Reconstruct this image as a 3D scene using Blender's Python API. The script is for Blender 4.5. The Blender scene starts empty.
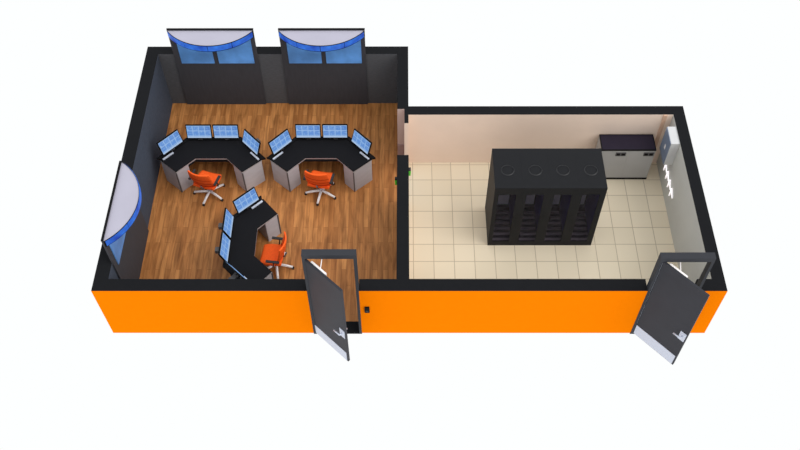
import bpy, bmesh, math
from mathutils import Vector, Matrix
C = bpy.context.scene.collection
PI = math.pi
H = 1.7            # wall height
T = 0.26           # wall thickness

# ------------------------------------------------------------------ materials
def s2l(c):
    return tuple((v/255/12.92 if v/255 <= .04045 else ((v/255+.055)/1.055)**2.4) for v in c)

def newmat(name):
    m = bpy.data.materials.new(name); m.use_nodes = True
    nt = m.node_tree
    b = nt.nodes['Principled BSDF']
    return m, nt, b

def mat(name, rgb, rough=.6, metal=0, emit=0, noise=0.0, nscale=8, stretch=(1, 1, 1), spec=.5):
    """colour broken up by a little noise so no surface is dead flat"""
    m, nt, b = newmat(name)
    col = s2l(rgb)
    b.inputs['Roughness'].default_value = rough
    b.inputs['Metallic'].default_value = metal
    b.inputs['Specular IOR Level'].default_value = spec
    tc = nt.nodes.new('ShaderNodeTexCoord'); mp = nt.nodes.new('ShaderNodeMapping')
    mp.inputs['Scale'].default_value = stretch
    n = nt.nodes.new('ShaderNodeTexNoise'); n.inputs['Scale'].default_value = nscale
    n.inputs['Detail'].default_value = 4
    r = nt.nodes.new('ShaderNodeValToRGB')
    k = max(noise, .02)
    r.color_ramp.elements[0].position = .3; r.color_ramp.elements[1].position = .7
    r.color_ramp.elements[0].color = tuple(min(1, c*(1-k)) for c in col)+(1,)
    r.color_ramp.elements[1].color = tuple(min(1, c*(1+k)) for c in col)+(1,)
    nt.links.new(tc.outputs['Object'], mp.inputs['Vector'])
    nt.links.new(mp.outputs['Vector'], n.inputs['Vector'])
    nt.links.new(n.outputs['Fac'], r.inputs['Fac'])
    nt.links.new(r.outputs['Color'], b.inputs['Base Color'])
    if emit:
        nt.links.new(r.outputs['Color'], b.inputs['Emission Color'])
        b.inputs['Emission Strength'].default_value = emit
    return m

def wood_mat():
    m, nt, b = newmat('oak_planks')
    L = nt.links.new
    tc = nt.nodes.new('ShaderNodeTexCoord'); mp = nt.nodes.new('ShaderNodeMapping')
    mp.inputs['Rotation'].default_value = (0, 0, PI/2)
    L(tc.outputs['Object'], mp.inputs['Vector'])
    br = nt.nodes.new('ShaderNodeTexBrick')
    br.inputs['Scale'].default_value = 1; br.inputs['Brick Width'].default_value = 1.15
    br.inputs['Row Height'].default_value = .115; br.inputs['Mortar Size'].default_value = .004
    br.offset = .37; br.inputs['Bias'].default_value = 0
    br.inputs['Color1'].default_value = s2l((200, 138, 82))+(1,)
    br.inputs['Color2'].default_value = s2l((170, 111, 62))+(1,)
    br.inputs['Mortar'].default_value = s2l((154, 98, 54))+(1,)
    L(mp.outputs['Vector'], br.inputs['Vector'])
    mp2 = nt.nodes.new('ShaderNodeMapping'); mp2.inputs['Scale'].default_value = (7, .9, 1)
    L(tc.outputs['Object'], mp2.inputs['Vector'])
    n = nt.nodes.new('ShaderNodeTexNoise'); n.inputs['Scale'].default_value = 1.4; n.inputs['Detail'].default_value = 6
    n.inputs['Distortion'].default_value = .6
    L(mp2.outputs['Vector'], n.inputs['Vector'])
    r = nt.nodes.new('ShaderNodeValToRGB')
    r.color_ramp.elements[0].position = .32; r.color_ramp.elements[0].color = (.50, .44, .36, 1)
    r.color_ramp.elements[1].position = .62; r.color_ramp.elements[1].color = (1.22, 1.2, 1.12, 1)
    L(n.outputs['Fac'], r.inputs['Fac'])
    mx = nt.nodes.new('ShaderNodeMixRGB'); mx.blend_type = 'MULTIPLY'; mx.inputs['Fac'].default_value = .8
    L(br.outputs['Color'], mx.inputs['Color1']); L(r.outputs['Color'], mx.inputs['Color2'])
    L(mx.outputs['Color'], b.inputs['Base Color'])
    b.inputs['Roughness'].default_value = .55; b.inputs['Specular IOR Level'].default_value = .25
    return m

def tile_mat():
    m, nt, b = newmat('cream_tiles')
    L = nt.links.new
    tc = nt.nodes.new('ShaderNodeTexCoord'); mp = nt.nodes.new('ShaderNodeMapping')
    mp.inputs['Location'].default_value = (.237+.457*3, -.398+.464*2, 0)
    L(tc.outputs['Object'], mp.inputs['Vector'])
    br = nt.nodes.new('ShaderNodeTexBrick'); br.offset = 0; br.squash = 1
    br.inputs['Scale'].default_value = 1; br.inputs['Brick Width'].default_value = .457
    br.inputs['Row Height'].default_value = .464; br.inputs['Mortar Size'].default_value = .009
    br.inputs['Mortar Smooth'].default_value = .3
    br.inputs['Color1'].default_value = s2l((234, 221, 197))+(1,)
    br.inputs['Color2'].default_value = s2l((226, 213, 189))+(1,)
    br.inputs['Mortar'].default_value = s2l((184, 169, 146))+(1,)
    L(mp.outputs['Vector'], br.inputs['Vector'])
    L(br.outputs['Color'], b.inputs['Base Color'])
    b.inputs['Roughness'].default_value = .6; b.inputs['Specular IOR Level'].default_value = .2
    return m

def screen_mat():
    """desktop picture of a control-room monitor: two rows of blue windows over a pale task bar"""
    m, nt, b = newmat('monitor_picture')
    L = nt.links.new
    tc = nt.nodes.new('ShaderNodeTexCoord'); sp = nt.nodes.new('ShaderNodeSeparateXYZ'); cb = nt.nodes.new('ShaderNodeCombineXYZ')
    L(tc.outputs['Object'], sp.inputs[0])
    ax = nt.nodes.new('ShaderNodeMath'); ax.operation = 'ADD'; ax.inputs[1].default_value = .28
    az = nt.nodes.new('ShaderNodeMath'); az.operation = 'ADD'; az.inputs[1].default_value = .10
    L(sp.outputs['X'], ax.inputs[0]); L(sp.outputs['Z'], az.inputs[0])
    L(ax.outputs[0], cb.inputs[0]); L(az.outputs[0], cb.inputs[1])
    br = nt.nodes.new('ShaderNodeTexBrick'); br.offset = 0
    br.inputs['Scale'].default_value = 1; br.inputs['Brick Width'].default_value = .14
    br.inputs['Row Height'].default_value = .13; br.inputs['Mortar Size'].default_value = .012
    br.inputs['Mortar Smooth'].default_value = .2
    br.inputs['Color1'].default_value = s2l((98, 150, 222))+(1,)
    br.inputs['Color2'].default_value = s2l((72, 124, 200))+(1,)
    br.inputs['Mortar'].default_value = s2l((150, 188, 234))+(1,)
    L(cb.outputs[0], br.inputs['Vector'])
    n = nt.nodes.new('ShaderNodeTexNoise'); n.inputs['Scale'].default_value = 22
    L(tc.outputs['Object'], n.inputs['Vector'])
    mx = nt.nodes.new('ShaderNodeMixRGB'); mx.blend_type = 'MIX'
    r = nt.nodes.new('ShaderNodeValToRGB'); r.color_ramp.elements[0].position = .5; r.color_ramp.elements[1].position = .85
    L(n.outputs['Fac'], r.inputs['Fac']); L(r.outputs['Color'], mx.inputs['Fac'])
    L(br.outputs['Color'], mx.inputs['Color1']); mx.inputs['Color2'].default_value = s2l((160, 198, 238))+(1,)
    lt = nt.nodes.new('ShaderNodeMath'); lt.operation = 'LESS_THAN'; lt.inputs[1].default_value = -.118
    L(sp.outputs['Z'], lt.inputs[0])
    m2 = nt.nodes.new('ShaderNodeMixRGB'); L(lt.outputs[0], m2.inputs['Fac'])
    L(mx.outputs['Color'], m2.inputs['Color1']); m2.inputs['Color2'].default_value = s2l((178, 204, 236))+(1,)
    b.inputs['Base Color'].default_value = (.02, .03, .05, 1)
    L(m2.outputs['Color'], b.inputs['Emission Color']); b.inputs['Emission Strength'].default_value = .85
    b.inputs['Roughness'].default_value = .35
    return m

def led_mat():
    """curved band of display tiles, alternately bright and deep blue"""
    m, nt, b = newmat('led_band_picture')
    L = nt.links.new
    tc = nt.nodes.new('ShaderNodeTexCoord')
    w = nt.nodes.new('ShaderNodeTexNoise'); w.inputs['Scale'].default_value = 3.2; w.inputs['Detail'].default_value = 3
    L(tc.outputs['Object'], w.inputs['Vector'])
    r = nt.nodes.new('ShaderNodeValToRGB')
    r.color_ramp.elements[0].position = .35; r.color_ramp.elements[0].color = s2l((14, 60, 175))+(1,)
    r.color_ramp.elements[1].position = .68; r.color_ramp.elements[1].color = s2l((56, 132, 240))+(1,)
    L(w.outputs['Fac'], r.inputs['Fac'])
    b.inputs['Base Color'].default_value = (.01, .02, .06, 1)
    L(r.outputs['Color'], b.inputs['Emission Color']); b.inputs['Emission Strength'].default_value = .85
    b.inputs['Roughness'].default_value = .4
    return m

def glass_mat():
    m = bpy.data.materials.new('tinted_glass'); m.use_nodes = True
    nt = m.node_tree; nt.nodes.clear()
    o = nt.nodes.new('ShaderNodeOutputMaterial'); t = nt.nodes.new('ShaderNodeBsdfTransparent')
    t.inputs['Color'].default_value = (.85, .85, .9, 1)
    g = nt.nodes.new('ShaderNodeBsdfGlossy'); g.inputs['Roughness'].default_value = .05; g.inputs['Color'].default_value = (.3, .3, .4, 1)
    x = nt.nodes.new('ShaderNodeMixShader')
    x.inputs[0].default_value = .04; nt.links.new(t.outputs[0], x.inputs[1]); nt.links.new(g.outputs[0], x.inputs[2])
    nt.links.new(x.outputs[0], o.inputs['Surface'])
    return m

M = dict(
    wood=wood_mat(), tile=tile_mat(), screen=screen_mat(), led=led_mat(), glass=glass_mat(),
    cap=mat('wall_cap_black', (24, 25, 28), .8, noise=.05, spec=.1),
    orange=mat('orange_cladding', (255, 131, 4), .8, noise=.01, spec=.0),
    darkwall=mat('charcoal_wall_left', (72, 79, 92), .85, noise=.16, nscale=10, stretch=(1, 1, 6), spec=.1),
    darkback=mat('charcoal_wall_back', (88, 89, 93), .85, noise=.14, nscale=10, stretch=(1, 1, 6), spec=.1),
    cream=mat('cream_wall', (244, 222, 206), .85, noise=.02, nscale=2, spec=.1),
    greywall=mat('grey_wall', (196, 197, 194), .7, noise=.03, nscale=2, spec=.2),
    panel=mat('charcoal_panel', (68, 68, 73), .7, noise=.06, nscale=3, stretch=(6, 1, 1), spec=.15),
    black=mat('matt_black', (18, 18, 20), .7, noise=.05, spec=.12),
    desk_black=mat('desk_top_black', (22, 22, 25), .7, noise=.04, spec=.1),
    edge=mat('grey_edge_band', (168, 165, 166), .5, noise=.02),
    grey=mat('light_grey_laminate', (184, 182, 188), .6, noise=.05, nscale=4, stretch=(1, 1, 3)),
    trim=mat('dark_grey_trim', (90, 88, 90), .6),
    door=mat('door_charcoal', (48, 49, 56), .6, noise=.08, nscale=3, spec=.25),
    doorframe=mat('door_frame_charcoal', (52, 54, 60), .6, noise=.04, spec=.2),
    silver=mat('brushed_aluminium', (205, 212, 228), .45, .2, noise=.03, nscale=20, stretch=(1, 1, 8)),
    white=mat('white_plastic', (245, 240, 240), .4, noise=.01),
    canopy=mat('pale_canopy', (178, 176, 192), .7, noise=.05, nscale=1.2, spec=.1),
    video=mat('video_picture', (72, 118, 172), .4, emit=.45, noise=.4, nscale=1.6),
    fabric=mat('orange_mesh_fabric', (250, 98, 36), .7, noise=.08, nscale=30, spec=.15),
    fabricd=mat('orange_mesh_fabric_band', (216, 72, 26), .8, noise=.08, nscale=30, spec=.1),
    rack=mat('rack_black', (22, 23, 27), .6, noise=.05, spec=.2),
    rackin=mat('rack_inner_navy', (34, 30, 104), .7, noise=.06, spec=.15),
    rackslat=mat('rack_slat_brown', (138, 126, 124), .7, noise=.05),
    rackgrey=mat('rack_grey_panel', (250, 248, 244), .6, noise=.05),
    rackring=mat('rack_fan_ring', (27, 28, 32), .4),
    purple=mat('cabinet_top_dark', (38, 32, 47), .6, noise=.06, spec=.15),
    cab=mat('cabinet_front_grey', (172, 171, 171), .6, noise=.02, nscale=3),
    bluegrey=mat('blue_grey_enamel', (112, 126, 150), .5, noise=.08, nscale=4),
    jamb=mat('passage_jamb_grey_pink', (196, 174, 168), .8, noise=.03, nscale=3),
    jambd=mat('passage_jamb_lower', (158, 132, 130), .8, noise=.03, nscale=3),
    cabbody=mat('box_body_grey', (205, 206, 208), .6, noise=.02),
    strip=mat('corner_strip_tan', (212, 176, 152), .7, noise=.05, nscale=5),
    lamp=mat('lamp_white', (250, 246, 250), .4, emit=.9),
    green=mat('green_plastic', (70, 175, 45), .4, noise=.05, emit=.12),
    rubber=mat('black_rubber', (28, 28, 30), .6),
)

# ------------------------------------------------------------------ mesh helpers
def box(bm, x0, x1, y0, y1, z0, z1, mi=0, bevel=0):
    vs = [bm.verts.new(p) for p in ((x0, y0, z0), (x1, y0, z0), (x1, y1, z0), (x0, y1, z0), (x0, y0, z1), (x1, y0, z1), (x1, y1, z1), (x0, y1, z1))]
    # order: bottom, top, -y, +x, +y, -x
    fs = []
    for k, q in enumerate(((3, 2, 1, 0), (4, 5, 6, 7), (0, 1, 5, 4), (1, 2, 6, 5), (2, 3, 7, 6), (3, 0, 4, 7))):
        f = bm.faces.new([vs[i] for i in q]); f.material_index = mi[k] if isinstance(mi, (list, tuple)) else mi
        fs.append(f)
    if bevel:
        es = list({e for f in fs for e in f.edges})
        bmesh.ops.bevel(bm, geom=es, offset=bevel, segments=2, affect='EDGES', profile=.7)
    return vs

def prism(bm, pts, z0, z1, side=0, top=0, bottom=None):
    lo = [bm.verts.new((x, y, z0)) for x, y in pts]; hi = [bm.verts.new((x, y, z1)) for x, y in pts]
    n = len(pts)
    f = bm.faces.new(hi); f.material_index = top
    f = bm.faces.new(lo[::-1]); f.material_index = side if bottom is None else bottom
    for i in range(n):
        j = (i+1) % n
        f = bm.faces.new((lo[i], lo[j], hi[j], hi[i])); f.material_index = side

def tube(bm, pts, r, seg=10, caps=True):
    """round bar along a polyline, r a number or one per point"""
    pts = [Vector(p) for p in pts]
    rs = r if isinstance(r, (list, tuple)) else [r]*len(pts)
    rings = []
    for i, p in enumerate(pts):
        d = (pts[min(i+1, len(pts)-1)]-pts[max(i-1, 0)]).normalized()
        a = d.cross(Vector((0, 0, 1)))
        if a.length < 1e-3: a = Vector((1, 0, 0))
        a.normalize(); b = d.cross(a)
        rings.append([bm.verts.new(p+(a*math.cos(t)+b*math.sin(t))*rs[i]) for t in [2*PI*k/seg for k in range(seg)]])
    for A, B in zip(rings, rings[1:]):
        for k in range(seg):
            f = bm.faces.new((A[k], A[(k+1) % seg], B[(k+1) % seg], B[k])); f.smooth = True
    if caps:
        bm.faces.new(rings[0][::-1]); bm.faces.new(rings[-1])

def obj(name, bm, mats, parent=None, loc=(0, 0, 0), rot=(0, 0, 0)):
    bmesh.ops.recalc_face_normals(bm, faces=bm.faces)
    me = bpy.data.meshes.new(name); bm.to_mesh(me); bm.free()
    for m in (mats if isinstance(mats, (list, tuple)) else [mats]):
        me.materials.append(M[m])
    o = bpy.data.objects.new(name, me); C.objects.link(o)
    o.location = loc; o.rotation_euler = rot
    if parent: o.parent = parent
    return o

def empty(name, loc=(0, 0, 0), rz=0):
    o = bpy.data.objects.new(name, None); C.objects.link(o)
    o.location = loc; o.rotation_euler = (0, 0, rz); o.empty_display_size = .1
    return o

def tag(o, label, cat, group=None):
    o['label'] = label; o['category'] = cat
    if group: o['group'] = group
    return o

def kids(o, table):
    return table.get(o, [])

def copy_tree(root, loc, rz, label, group=None):
    """copy a thing with its parts and sub-parts"""
    table = {}
    for x in list(C.objects):
        if x.parent: table.setdefault(x.parent, []).append(x)
    def rec(o, par):
        c = o.copy(); C.objects.link(c); c.parent = par
        for ch in table.get(o, []): rec(ch, c)
        return c
    r = rec(root, None)
    r.location = loc; r.rotation_euler = (0, 0, rz); r['label'] = label
    if group: r['group'] = group
    return r

def new(): return bmesh.new()
def solo(name, m, *b, parent=None, bevel=0, **k):
    bm = new()
    for q in b: box(bm, *q, bevel=bevel)
    return obj(name, bm, m, parent, **k)

def structure(o, label=None):
    o['kind'] = 'structure'
    if label: o['label'] = label
    return o

# ------------------------------------------------------------------ building shell
YF = -.02
XL, XR, YB, YR = -6.615, 5.909, 6.855, 4.905       # outer faces
XLI = -6.326
MX0, MX1 = -.60, -.346                             # wall between the rooms
D1 = (-2.36, -1.34); D2 = (4.34, 5.36)             # doorways

structure(solo('floor', 'wood', (XLI, MX0, T, YB-T, -.04, 0)), 'brown oak plank floor of the control room')
structure(solo('floor', 'tile', (MX1, XR-T, T, YR-T, -.04, 0)), 'cream tiled floor of the server room')
# slot order for walls: 0 cap, 1 outside/left, 2 inside
def wall(name, parts, mats, label):
    bm = new()
    for (dims, mi) in parts: box(bm, *dims, mi=mi)
    return structure(obj(name, bm, mats), label)
# face order: bottom, top, -y, +x, +y, -x
wall('wall_front', [((XL, D1[0], YF, T, 0, H), (0, 0, 1, 0, 2, 1)),
                    ((D1[1], MX1-.13, YF, T, 0, H), (0, 0, 1, 0, 2, 0)),
                    ((MX1-.13, D2[0], YF, T, 0, H), (0, 0, 1, 0, 3, 0)),
                    ((D2[1], XR, YF, T, 0, H), (0, 0, 1, 1, 3, 0))],
     ['cap', 'orange', 'darkwall', 'greywall'], 'low front wall with bright orange outside face and black top')
wall('wall_left', [((XL, XLI, T, YB, 0, H), (0, 0, 1, 2, 1, 1))], ['cap', 'orange', 'darkwall'], 'charcoal left wall with black top')
wall('wall_back', [((XLI, MX1, YB-T, YB, 0, H), (0, 0, 2, 1, 1, 1))], ['cap', 'orange', 'darkback'], 'charcoal back wall of the control room')
wall('wall_right', [((XR-T, XR, T, YR, 0, H), (0, 0, 1, 1, 1, 2))], ['cap', 'orange', 'greywall'], 'light grey right wall of the server room')
wall('wall_back', [((MX1, XR-T, YR-T, YR, 0, H), (0, 0, 2, 1, 1, 1))], ['cap', 'orange', 'cream'], 'cream back wall of the server room')
XS = -.438                                          # the two leaves of the middle wall
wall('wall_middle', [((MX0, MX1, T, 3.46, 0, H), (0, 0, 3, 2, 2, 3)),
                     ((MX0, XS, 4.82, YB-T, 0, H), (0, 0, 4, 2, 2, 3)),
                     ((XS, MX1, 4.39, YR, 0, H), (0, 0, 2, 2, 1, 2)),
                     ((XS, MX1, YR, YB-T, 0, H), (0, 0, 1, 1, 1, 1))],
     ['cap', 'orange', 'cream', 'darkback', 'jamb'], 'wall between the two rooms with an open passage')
structure(solo('jamb_lower_band', 'jambd', (MX0, XS-.004, 4.79, 4.82, 0, .47)), 'darker lower band of the passage jamb')  # thin box giving the jamb a darker tone towards the bottom
structure(solo('trim_2', 'strip', (5.43, 5.51, YR-T-.03, YR-T, 0, H-.01)), 'tan vertical strip in the corner of the server room')
bm = new(); box(bm, MX0, MX1, 3.46, 4.39, -.04, 0); box(bm, MX0, XS, 4.39, 4.82, -.04, 0)
structure(obj('floor', bm, 'cream'), 'pale threshold strip in the passage')
structure(solo('floor', 'cap', (D1[0], D1[1], YF, T, -.04, 0)), 'black threshold of the control room door')
structure(solo('floor', 'cap', (D2[0], D2[1], YF, T, -.04, 0)), 'black threshold of the server room door')

# ------------------------------------------------------------------ doors
def door(n, x0, x1, ang, label, zt=2.98, lh=2.8, px=.07, py=.03, L=1.0):
    d = empty('door_%d' % n, (x0, 0, 0)); d['kind'] = 'structure'; d['label'] = label
    w = x1-x0; j = .055; y0, y1 = -.03, .11
    bm = new()
    box(bm, 0, j, y0, y1, 0, zt); box(bm, w-j, w, y0, y1, 0, zt); box(bm, j, w-j, y0, y1, zt-.12, zt)
    obj('door_frame', bm, 'doorframe', d)
    th = .05
    leaf = solo('door_leaf', 'door', (0, L, -th, 0, .01, lh), parent=d, loc=(px, py, 0), rot=(0, 0, ang), bevel=.006)
    solo('kick_plate', 'silver', (.02, L-.03, -th-.008, -th, .03, .36), parent=leaf)
    solo('hinge_strip', 'silver', (.004, .012, -th-.003, -th+.002, .4, lh-.04), parent=leaf)
    bm = new()
    box(bm, L-.16, L-.02, -th-.012, -th, .98, 1.26, bevel=.004)
    tube(bm, [(L-.09, -th-.01, 1.13), (L-.09, -th-.065, 1.13), (L-.10, -th-.075, 1.13), (L-.26, -th-.075, 1.13)], .016)
    tube(bm, [(L-.05, -th-.005, 1.22), (L-.05, -th-.03, 1.22)], .022)
    obj('door_handle', bm, 'silver', leaf)
    bm = new()
    box(bm, L-.16, L-.02, 0, .012, .98, 1.26, bevel=.004)
    tube(bm, [(L-.09, .01, 1.13), (L-.09, .065, 1.13), (L-.10, .075, 1.13), (L-.26, .075, 1.13)], .016)
    obj('door_handle', bm, 'silver', leaf)
    solo('door_closer', 'white', (.12, .52, .0, .045, lh-.08, lh-.005), parent=leaf, bevel=.008)
    # folding arm from the closer to the underside of the lintel
    R = Matrix.Rotation(ang, 3, 'Z')
    a = R @ Vector((.36, .035, 0)) + Vector((px, py, 0))
    bm = new()
    tube(bm, [(a.x, a.y, lh-.02), (a.x+.03, .06, zt-.118)], .01, 8)
    obj('closer_arm', bm, 'white', d)
    return d
door(1, D1[0], D1[1], math.radians(-44), 'charcoal door of the control room standing half open')
door(2, D2[0], D2[1], math.radians(-47), 'charcoal door of the server room standing half open', 2.87, 2.74, .09, .02, 1.04)

# card reader outside door 1
o = empty('card_reader', (-1.2, YF, .90))
solo('housing', 'black', (-.05, .05, -.035, 0, 0, .2), parent=o, bevel=.006)
solo('keypad', 'rubber', (-.03, .03, -.04, -.035, .03, .1), parent=o)
tag(o, 'small black card reader on the orange front wall beside the open control room door', 'card reader')

# ------------------------------------------------------------------ display walls
def display_wall():
    r = empty('display_wall')
    solo('backing_panel', 'panel', (-1.0, 1.0, -.035, 0, 0, 2.5), parent=r)
    bm = new(); box(bm, -1.005, 1.005, -.04, .004, 2.5, 2.52)
    obj('top_rail', bm, 'black', r)
    for x0, x1 in ((-.85, -.06), (.05, .90)):
        s = solo('display_screen', 'video', (x0, x1, -.055, -.036, 1.45, 2.25), parent=r)
    # D-shaped canopy
    dep, z0, z1 = .51, 2.30, 2.49
    # circular arc through (-1,0) (0,-dep) (1,0)
    Rr = (1+dep*dep)/(2*dep); cy = Rr-dep; a0 = math.asin(1/Rr)
    N = 32
    arc = [(Rr*math.sin(-a0+2*a0*k/N), cy-Rr*math.cos(-a0+2*a0*k/N)-.035) for k in range(N+1)]
    bm = new(); prism(bm, [(x, y) for x, y in arc], z1-.03, z1-.012, 0, 0)
    can = obj('canopy', bm, 'canopy', r)
    def band(f0, f1, off, za, zb, name, m, par, t=.012):
        bm = new(); prev = None
        K = max(2, int(N*(f1-f0)))
        for k in range(K+1):
            a = -a0+2*a0*(f0+(f1-f0)*k/K)
            q = [bm.verts.new((rr*math.sin(a), cy-rr*math.cos(a)-.035, z)) for rr, z in ((Rr+off, za), (Rr+off+t, za), (Rr+off+t, zb), (Rr+off, zb))]
            if prev:
                for i in range(4):
                    bm.faces.new((prev[i], prev[(i+1) % 4], q[(i+1) % 4], q[i]))
            else: bm.faces.new(q)
            prev = q
        bm.faces.new(prev)
        return obj(name, bm, m, par)
    band(.0, 1, .0, z0, z1, 'canopy_rim', 'black', can, .004)
    for k in range(4):
        band(.015+k*.2425, .015+(k+1)*.2425-.006, .004, z0+.025, z1-.022, 'led_tile', 'led', can)
    return r
g = 'display walls with curved blue canopies'
dw = display_wall(); dw.location = (-4.945, YB-T-.002, 0)
tag(dw, 'tall charcoal display wall with curved blue canopy standing at the left end of the back wall', 'display wall', g)
copy_tree(dw, (-2.36, YB-T-.002, 0), 0, 'tall charcoal display wall with curved blue canopy, nearer the passage on the back wall', g)
copy_tree(dw, (XLI+.002, 1.62, 0), PI/2, 'tall charcoal display wall with curved blue canopy standing against the left wall', g)

# ------------------------------------------------------------------ desks
DZ = .75
OUT = [(-1.18, -.05), (-.60, .57), (.60, .57), (1.18, -.05)]
INN = [(.76, -.41), (.36, 0), (-.36, 0), (-.76, -.41)]
def lerp(a, b, t): return (a[0]+(b[0]-a[0])*t, a[1]+(b[1]-a[1])*t)
def console_desk():
    r = empty('console_desk')
    bm = new(); prism(bm, OUT+INN, DZ-.035, DZ-.003, 0, 0)
    top = obj('desktop', bm, 'edge', r)
    cx, cy = 0, .15
    def inset(p, k=.008):
        return p
    bm = new(); prism(bm, OUT+INN, DZ-.003, DZ, 0, 0); obj('black_surface', bm, 'desk_black', top)
    for s in (-1, 1):
        Tp, O = (s*.76, -.41), (s*1.18, -.05)
        I, B = (s*.36, 0), (s*.60, .57)
        q = [Tp, O, lerp(O, B, .42), lerp(Tp, I, .62)]
        c = (sum(a[0] for a in q)/4, sum(a[1] for a in q)/4)
        q = [lerp(a, c, .03) for a in q]
        if s > 0: q = q[::-1]
        bm = new(); prism(bm, q[::-1], 0, DZ-.035); ped = obj('pedestal', bm, 'grey', r)
        bm = new()
        for a in ([q[0], q[3]] if s < 0 else [q[3], q[0]]):
            pass
        a = lerp(Tp, c, .025)
        bm2 = bm; box(bm2, a[0]-.014, a[0]+.014, a[1]-.014, a[1]+.014, .0, DZ-.036)
        obj('corner_post', bm2, 'trim', ped)
    # back panel below the three outer edges
    bm = new()
    path = [lerp(OUT[0], OUT[1], .44), OUT[1], OUT[2], lerp(OUT[3], OUT[2], .44)]
    innp = [(x*.965, y-.05) for x, y in path]
    out2 = [(x*.985, y-.02) for x, y in path]
    prism(bm, out2+innp[::-1], .0, DZ-.036)
    obj('back_panel', bm, 'panel', r)
    # black cable ledge running round outside the back edge, and a pale strip inside it at either end
    bm = new()
    o1 = [(-1.265, .0), (-.63, .65), (.63, .65), (1.265, .0)]; i1 = [(-1.16, -.03), (-.595, .56), (.595, .56), (1.16, -.03)]
    prism(bm, o1+i1[::-1], DZ-.03, DZ+.02)
    obj('cable_ledge', bm, 'black', r)
    for s_ in (-1, 1):
        O, B = (s_*1.14, -.045), (s_*.58, .535)
        p0, p1 = lerp(O, B, .03), lerp(O, B, .40)
        bm = new(); prism(bm, [p0, p1, (p1[0]-s_*.03, p1[1]-.028), (p0[0]-s_*.03, p0[1]-.028)][::s_], DZ, DZ+.022)
        obj('edge_strip', bm, 'silver', r)
    return r

DESKS = [((-4.92, 4.15, 0), 0), ((-2.37, 4.16, 0), 0), ((-3.66, 1.80, 0), PI/2)]
dl = ['black topped U-shaped console desk with grey ends, the one nearest the left wall',
      'black topped U-shaped console desk with grey ends, nearest the open passage',
      'black topped U-shaped console desk turned sideways, close to the front wall']
g = 'U-shaped console desks'
dk = console_desk(); dk.location = DESKS[0][0]; tag(dk, dl[0], 'desk', g)
for k in (1, 2): copy_tree(dk, DESKS[k][0], DESKS[k][1], dl[k], g)

# ------------------------------------------------------------------ monitors
TILT = math.radians(-20)
def monitor():
    r = empty('computer_monitor')
    hz = .235
    box_dims = (-.298, .298, -.012, .02, -.185, .185)
    h = solo('housing', 'black', box_dims, parent=r, loc=(0, 0, hz), rot=(TILT, 0, 0), bevel=.006)
    solo('screen', 'screen', (-.277, .277, -.0145, -.0122, -.155, .163), parent=h)
    bm = new()
    box(bm, -.06, .06, .02, .19, -.12, -.03, bevel=.006)
    obj('mount', bm, 'trim', h)
    bm = new()
    tube(bm, [(0, .0, .012), (0, .03, .16), (0, .045, .235)], .022, 10)
    box(bm, -.055, .055, .04, .22, .08, .18, bevel=.008)
    box(bm, -.05, .05, -.04, .04, .0, .012, bevel=.004)
    obj('stand', bm, 'trim', r)
    return r
def slot(i):
    """place of monitor i on a desk: local x, y, facing"""
    if i == 1: return (-.315, .60, 0)
    if i == 2: return (.315, .60, 0)
    s = -1 if i == 0 else 1
    O, B = (s*1.18, -.05), (s*.60, .57)
    p = lerp(O, B, .47)
    e = Vector((B[0]-O[0], B[1]-O[1], 0)).normalized()
    ang = math.atan2(e.y*(-s), e.x*(-s))      # local +x along the edge, left to right
    n = Vector((-math.sin(ang), math.cos(ang), 0))
    return (p[0]+n.x*.04, p[1]+n.y*.04, ang)
who = ['desk nearest the left wall', 'desk nearest the passage', 'sideways desk by the front wall']
up4 = ['leftmost angled blue-screened monitor', 'blue-screened monitor left of centre', 'blue-screened monitor right of centre', 'rightmost angled blue-screened monitor']
pos = [up4, up4, ['blue-screened monitor turned with its back to us', 'blue-screened monitor second nearest us', 'blue-screened monitor third from us', 'farthest, angled blue-screened monitor']]
mon = None
for d, (loc, rz) in enumerate(DESKS):
    for i in range(4):
        x, y, a = slot(i)
        v = Matrix.Rotation(rz, 3, 'Z') @ Vector((x, y, 0))
        L = (loc[0]+v.x, loc[1]+v.y, DZ+.0205)
        lab = '%s on the %s' % (pos[d][i], who[d])
        g = 'computer monitors on the console desks'
        if mon is None:
            mon = monitor(); mon.location = L; mon.rotation_euler = (0, 0, rz+a); tag(mon, lab, 'monitor', g)
        else:
            copy_tree(mon, L, rz+a, lab, g)

# ------------------------------------------------------------------ chairs
def shell(bm, fn, nu, nv, th, stripe=None):
    """thick curved sheet from fn(u,v) with u,v in -1..1"""
    P = [[Vector(fn(-1+2*i/nu, -1+2*j/nv)) for j in range(nv+1)] for i in range(nu+1)]
    def nrm(i, j):
        a = P[min(i+1, nu)][j]-P[max(i-1, 0)][j]; b = P[i][min(j+1, nv)]-P[i][max(j-1, 0)]
        return a.cross(b).normalized()
    F = [[bm.verts.new(P[i][j]+nrm(i, j)*th/2) for j in range(nv+1)] for i in range(nu+1)]
    B = [[bm.verts.new(P[i][j]-nrm(i, j)*th/2) for j in range(nv+1)] for i in range(nu+1)]
    for i in range(nu):
        for j in range(nv):
            mi = 1 if stripe and stripe(j/nv) else 0
            for G, q in ((F, (0, 1, 2, 3)), (B, (3, 2, 1, 0))):
                c = (G[i][j], G[i+1][j], G[i+1][j+1], G[i][j+1])
                f = bm.faces.new([c[k] for k in q]); f.smooth = True; f.material_index = mi
    for i in range(nu):
        bm.faces.new((F[i][0], F[i+1][0], B[i+1][0], B[i][0])); bm.faces.new((F[i][nv], F[i+1][nv], B[i+1][nv], B[i][nv]))
    for j in range(nv):
        bm.faces.new((F[0][j], F[0][j+1], B[0][j+1], B[0][j])); bm.faces.new((F[nu][j], F[nu][j+1], B[nu][j+1], B[nu][j]))

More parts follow.
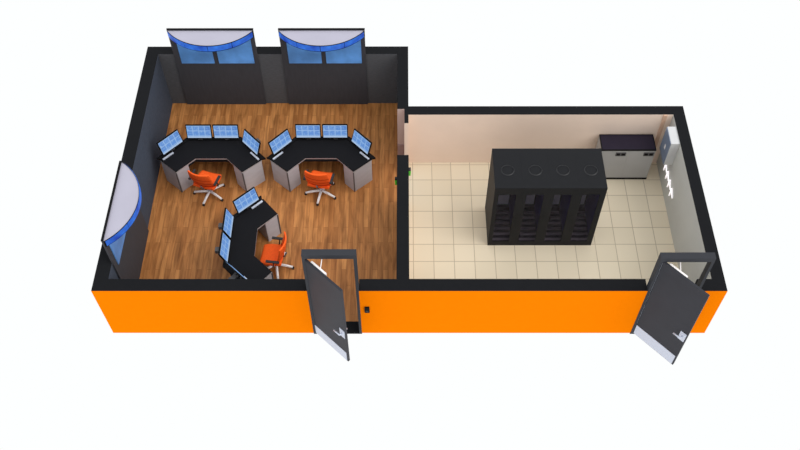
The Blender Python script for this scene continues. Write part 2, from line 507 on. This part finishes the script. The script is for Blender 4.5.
def office_chair():
    """faces local +y"""
    r = empty('office_chair')
    base = new()
    tube(base, [(0, 0, .07), (0, 0, .13)], [.045, .04], 16)
    hub = obj('base_hub', base, 'white', r)
    for k in range(5):
        a = math.radians(-90+72*k)-math.radians(0)
        c, s = math.cos(a), math.sin(a)
        bm = new()
        tube(bm, [(.02*c, .02*s, .105), (.2*c, .2*s, .095), (.37*c, .37*s, .068)], [.032, .03, .026], 8)
        leg = obj('leg', bm, 'white', r)
        bm = new(); n = Vector((-s, c, 0))
        for w in (-.014, .014):
            p = Vector((.37*c, .37*s, .03))
            tube(bm, [p+n*(w-.01), p+n*(w+.01)], .03, 12)
        tube(bm, [(.37*c, .37*s, .03), (.37*c, .37*s, .06)], .008, 6)
        obj('caster', bm, 'rubber', leg)
    bm = new(); tube(bm, [(0, 0, .13), (0, 0, .28)], .03, 12); tube(bm, [(0, 0, .28), (0, 0, .41)], .018, 12)
    obj('gas_column', bm, 'silver', r)
    bm = new(); box(bm, -.13, .13, -.12, .12, .395, .425, bevel=.01)
    obj('seat_plate', bm, 'trim', r)
    bm = new()
    def seat(u, v):
        w = .27*(1-.10*max(0, v)**3-.04*max(0, -v)**3)
        return (w*u*(1-.03*v*v), (.24*v+.04), .455+.022*u*u-.03*max(0, v)**2+.012*max(0, -v)**2)
    shell(bm, seat, 12, 12, .05); obj('seat', bm, 'fabric', r)
    bm = new()
    def back(u, v):                     # v from bottom to top
        h = (v+1)/2
        w = .28*(1-.10*h**4-.06*(1-h)**3)
        return (w*u, -.16-.15*h+.08*u*u-.025*math.sin(h*PI), .45+.62*h-.015*u*u*h)
    shell(bm, back, 12, 16, .03, stripe=lambda t: .12 < t < .2 or .34 < t < .40 or .58 < t < .63)
    obj('backrest', bm, ['fabric', 'fabricd'], r)
    bm = new(); tube(bm, [(0, -.05, .40), (0, -.16, .39), (0, -.225, .47), (0, -.285, .62)], .018, 8)
    obj('back_support', bm, 'trim', r)
    for s in (-1, 1):
        bm = new()
        tube(bm, [(s*.22, -.02, .42), (s*.29, -.03, .43), (s*.31, -.05, .5), (s*.31, -.07, .655)], .014, 8)
        box(bm, s*.31-.03, s*.31+.03, -.20, .10, .655, .685, bevel=.01)
        obj('armrest', bm, 'rubber', r)
    return r
g = 'orange swivel chairs at the console desks'
ch = office_chair(); ch.location = (-5.01, 3.70, 0); ch.rotation_euler = (0, 0, math.radians(-17))
tag(ch, 'orange swivel chair with white star base at the desk nearest the left wall', 'chair', g)
copy_tree(ch, (-2.39, 3.72, 0), math.radians(-11), 'orange swivel chair with white star base at the desk nearest the passage', g)
copy_tree(ch, (-3.28, 1.65, 0), math.radians(82), 'orange swivel chair at the sideways desk, beside the open control room door', g)

# ------------------------------------------------------------------ server racks
def server_rack():
    r = empty('server_rack')
    w, d, h = .583, 1.08, 2.10
    s = .03
    bm = new()
    box(bm, 0, s, 0.03, d, 0, h-.02, (0, 0, 0, 1, 0, 0)); box(bm, w-s, w, 0.03, d, 0, h-.02, (0, 0, 0, 0, 0, 1))
    obj('side_panel', bm, ['rack', 'rackin'], r)
    rf = solo('roof', 'rack', (0, w, 0, d, h-.02, h), parent=r)
    bm = new()
    n = 28
    for i in range(n):
        a, b = 2*PI*i/n, 2*PI*(i+1)/n
        q = []
        for t, rr, z in ((a, .145, h+.001), (a, .13, h+.016), (b, .13, h+.016), (b, .145, h+.001)):
            q.append(bm.verts.new((w/2+rr*math.cos(t), .48+rr*math.sin(t), z)))
        bm.faces.new(q)
        q = []
        for t, rr, z in ((a, .13, h+.016), (a, .12, h+.001), (b, .12, h+.001), (b, .13, h+.016)):
            q.append(bm.verts.new((w/2+rr*math.cos(t), .48+rr*math.sin(t), z)))
        bm.faces.new(q)
    bmesh.ops.remove_doubles(bm, verts=bm.verts, dist=1e-5)
    obj('fan_ring', bm, 'rackring', rf)
    bk = solo('back_panel', 'rack', (s, w-s, d-.03, d, .02, h-.02), parent=r)
    solo('grey_vent', 'rackgrey', (s+.03, w-s-.03, d-.036, d-.03, .16, .5), parent=bk)
    fl = solo('bottom_plate', 'rack', (s, w-s, .03, d-.03, 0, .04), parent=r)
    bm = new()
    for k in range(6):
        y = .10+k*.15
        box(bm, s+.02, w-s-.02, y, y+.075, .042, .05)
    obj('slats', bm, 'rackslat', fl)
    # framed glass door
    bm = new()
    box(bm, 0, .095, 0, .028, .0, h-.021); box(bm, w-.12, w, 0, .028, 0, h-.021)
    box(bm, .095, w-.12, 0, .028, 0, .16); box(bm, .095, w-.12, 0, .028, 1.88, h-.021)
    df = obj('door', bm, 'rack', r)
    solo('glass_pane', 'glass', (.095, w-.12, .012, .016, .16, 1.88), parent=df)
    solo('door_handle', 'rack', (w-.075, w-.045, -.008, 0, .95, 1.15), parent=df)
    return r
g = 'black server racks standing in one row'
rk = server_rack(); X0 = 1.44
rl = ['black server rack with glazed door, leftmost of the row of four', 'black server rack with glazed door, second from left in the row',
      'black server rack with glazed door, third from left in the row', 'black server rack with glazed door, rightmost, nearest the grey cabinet']
rk.location = (X0, 2.225, 0); tag(rk, rl[0], 'server rack', g)
for k in (1, 2, 3): copy_tree(rk, (X0+k*.584, 2.225, 0), 0, rl[k], g)

# ------------------------------------------------------------------ grey cabinet in the server room corner
o = empty('cooling_cabinet', (4.08, 4.136, 0))
W, D, HH = 1.24, .46, 1.07
solo('plinth', 'black', (-.004, W+.004, -.008, D-.01, 0, .045), parent=o)
solo('body', 'cab', (0, W, .02, D, .045, HH-.03), parent=o)
solo('top', 'purple', (0, W, 0, D, HH-.03, HH), parent=o)
solo('top_rim', 'black', (-.004, W+.004, -.006, .012, HH-.035, HH+.006), (-.004, W+.004, D-.014, D+.004, HH-.03, HH+.006), (-.004, .014, .012, D-.014, HH-.03, HH+.006), (W-.014, W+.004, .012, D-.014, HH-.03, HH+.006), parent=o)
for x0 in (.004, W/2+.002):
    dr = solo('door', 'cab', (x0, x0+W/2-.006, 0, .02, .055, HH-.036), parent=o)
    hx = .34 if x0 < .1 else .98
    solo('display', 'trim', (hx, hx+.235, -.012, 0, .86, .98), parent=dr)
    solo('display_bezel', 'black', (hx+.02, hx+.10, -.016, -.012, .885, .955), (hx+.13, hx+.215, -.016, -.012, .885, .955), parent=dr)
tag(o, 'light grey double-door cooling cabinet with dark top in the back corner of the server room', 'cabinet')

# ------------------------------------------------------------------ things on the right wall
XW = XR-T
o = empty('electrical_box', (XW, 3.79, .95))
solo('enclosure', 'cabbody', (-.19, 0, 0, .51, 0, .73), parent=o, bevel=.004)
dd = solo('door', 'bluegrey', (-.205, -.19, .008, .502, .008, .722), parent=o)
solo('label_plate', 'white', (-.209, -.205, .20, .27, .30, .42), parent=dd)
tag(o, 'light grey electrical box with blue-grey door fixed on the right wall near the cooling cabinet', 'electrical box')
g = 'small white lamps in a row on the right wall'
def wall_lamp():
    r = empty('wall_lamp')
    bm = new(); tube(bm, [(-.03, .0, .29), (-.03, .0, .03)], [.013, .01], 8)
    obj('light_tube', bm, 'lamp', r)
    bm = new(); tube(bm, [(-.03, .0, .29), (-.03, -.2, .19)], [.015, .012], 8)
    obj('light_tube', bm, 'lamp', r)
    solo('back_plate', 'white', (-.012, 0, -.02, .02, .04, .31), parent=r, bevel=.004)
    return r
wl = wall_lamp(); wl.location = (XW, 4.06, .40)
ll = ['small white glowing wall lamp on the right wall, closest to the electrical box', 'small white glowing wall lamp, second from the blue-grey electrical box',
      'small white glowing wall lamp, third from the blue-grey electrical box', 'small white glowing wall lamp, farthest from the blue-grey electrical box']
tag(wl, ll[0], 'lamp', g)
for k in (1, 2, 3): copy_tree(wl, (XW, 4.06-.25*k, .40), 0, ll[k], g)

# green door release boxes on both faces of the middle wall
def release_box():
    r = empty('door_release_box')
    bm = new(); tube(bm, [(0, 0, -.02), (.05, 0, -.02)], [.06, .05], 14); box(bm, 0, .045, -.045, .045, -.12, .03, bevel=.01)
    obj('green_case', bm, 'green', r)
    solo('black_cap', 'rubber', (0, .05, -.035, .035, .03, .08), parent=r, bevel=.008)
    return r
a = release_box(); a.location = (MX1, 3.28, 1.37); tag(a, 'small green box with black cap on the server room side of the middle wall', 'door release box', 'green boxes on the middle wall')
copy_tree(a, (MX0, 3.02, 1.37), PI, 'small green box with black cap on the plank floor side of the middle wall', 'green boxes on the middle wall')

# ------------------------------------------------------------------ light
w = bpy.data.worlds.new('World'); bpy.context.scene.world = w; w.use_nodes = True
bg = w.node_tree.nodes['Background']; bg.inputs['Color'].default_value = (.985, 1, 1, 1); bg.inputs['Strength'].default_value = 1.0
sun = bpy.data.lights.new('sun', 'SUN'); sun.energy = 1.35; sun.angle = math.radians(50); sun.color = (1, .97, .93)
so = bpy.data.objects.new('sun', sun); C.objects.link(so); so.location = (6, -6, 12)
so.rotation_euler = Vector((-.85, .35, -1)).to_track_quat('-Z', 'Y').to_euler()

# ------------------------------------------------------------------ camera
cx, cy, cz, pitch, yaw, roll, f = -4.67565335e-01, -9.38940097, 17.0571810, 9.50691281e-01, -5.88769127e-03, -5.02083373e-03, 912.045342
fw = Vector((math.sin(yaw)*math.cos(pitch), math.cos(yaw)*math.cos(pitch), -math.sin(pitch)))
rt = fw.cross(Vector((0, 0, 1))).normalized(); up = rt.cross(fw)
r2 = rt*math.cos(roll)+up*math.sin(roll); u2 = -rt*math.sin(roll)+up*math.cos(roll)
cam = bpy.data.cameras.new('camera'); cam.sensor_width = 36; cam.lens = f*36/800; cam.clip_end = 200
co = bpy.data.objects.new('camera', cam); C.objects.link(co)
mt = Matrix((r2, u2, -fw)).transposed().to_4x4(); mt.translation = Vector((cx, cy, cz)); co.matrix_world = mt
sc = bpy.context.scene
sc.camera = co
sc.view_settings.view_transform = 'Standard'; sc.view_settings.look = 'None'
sc.view_settings.gamma = 1; sc.view_settings.exposure = 0; sc.view_settings.use_curve_mapping = False
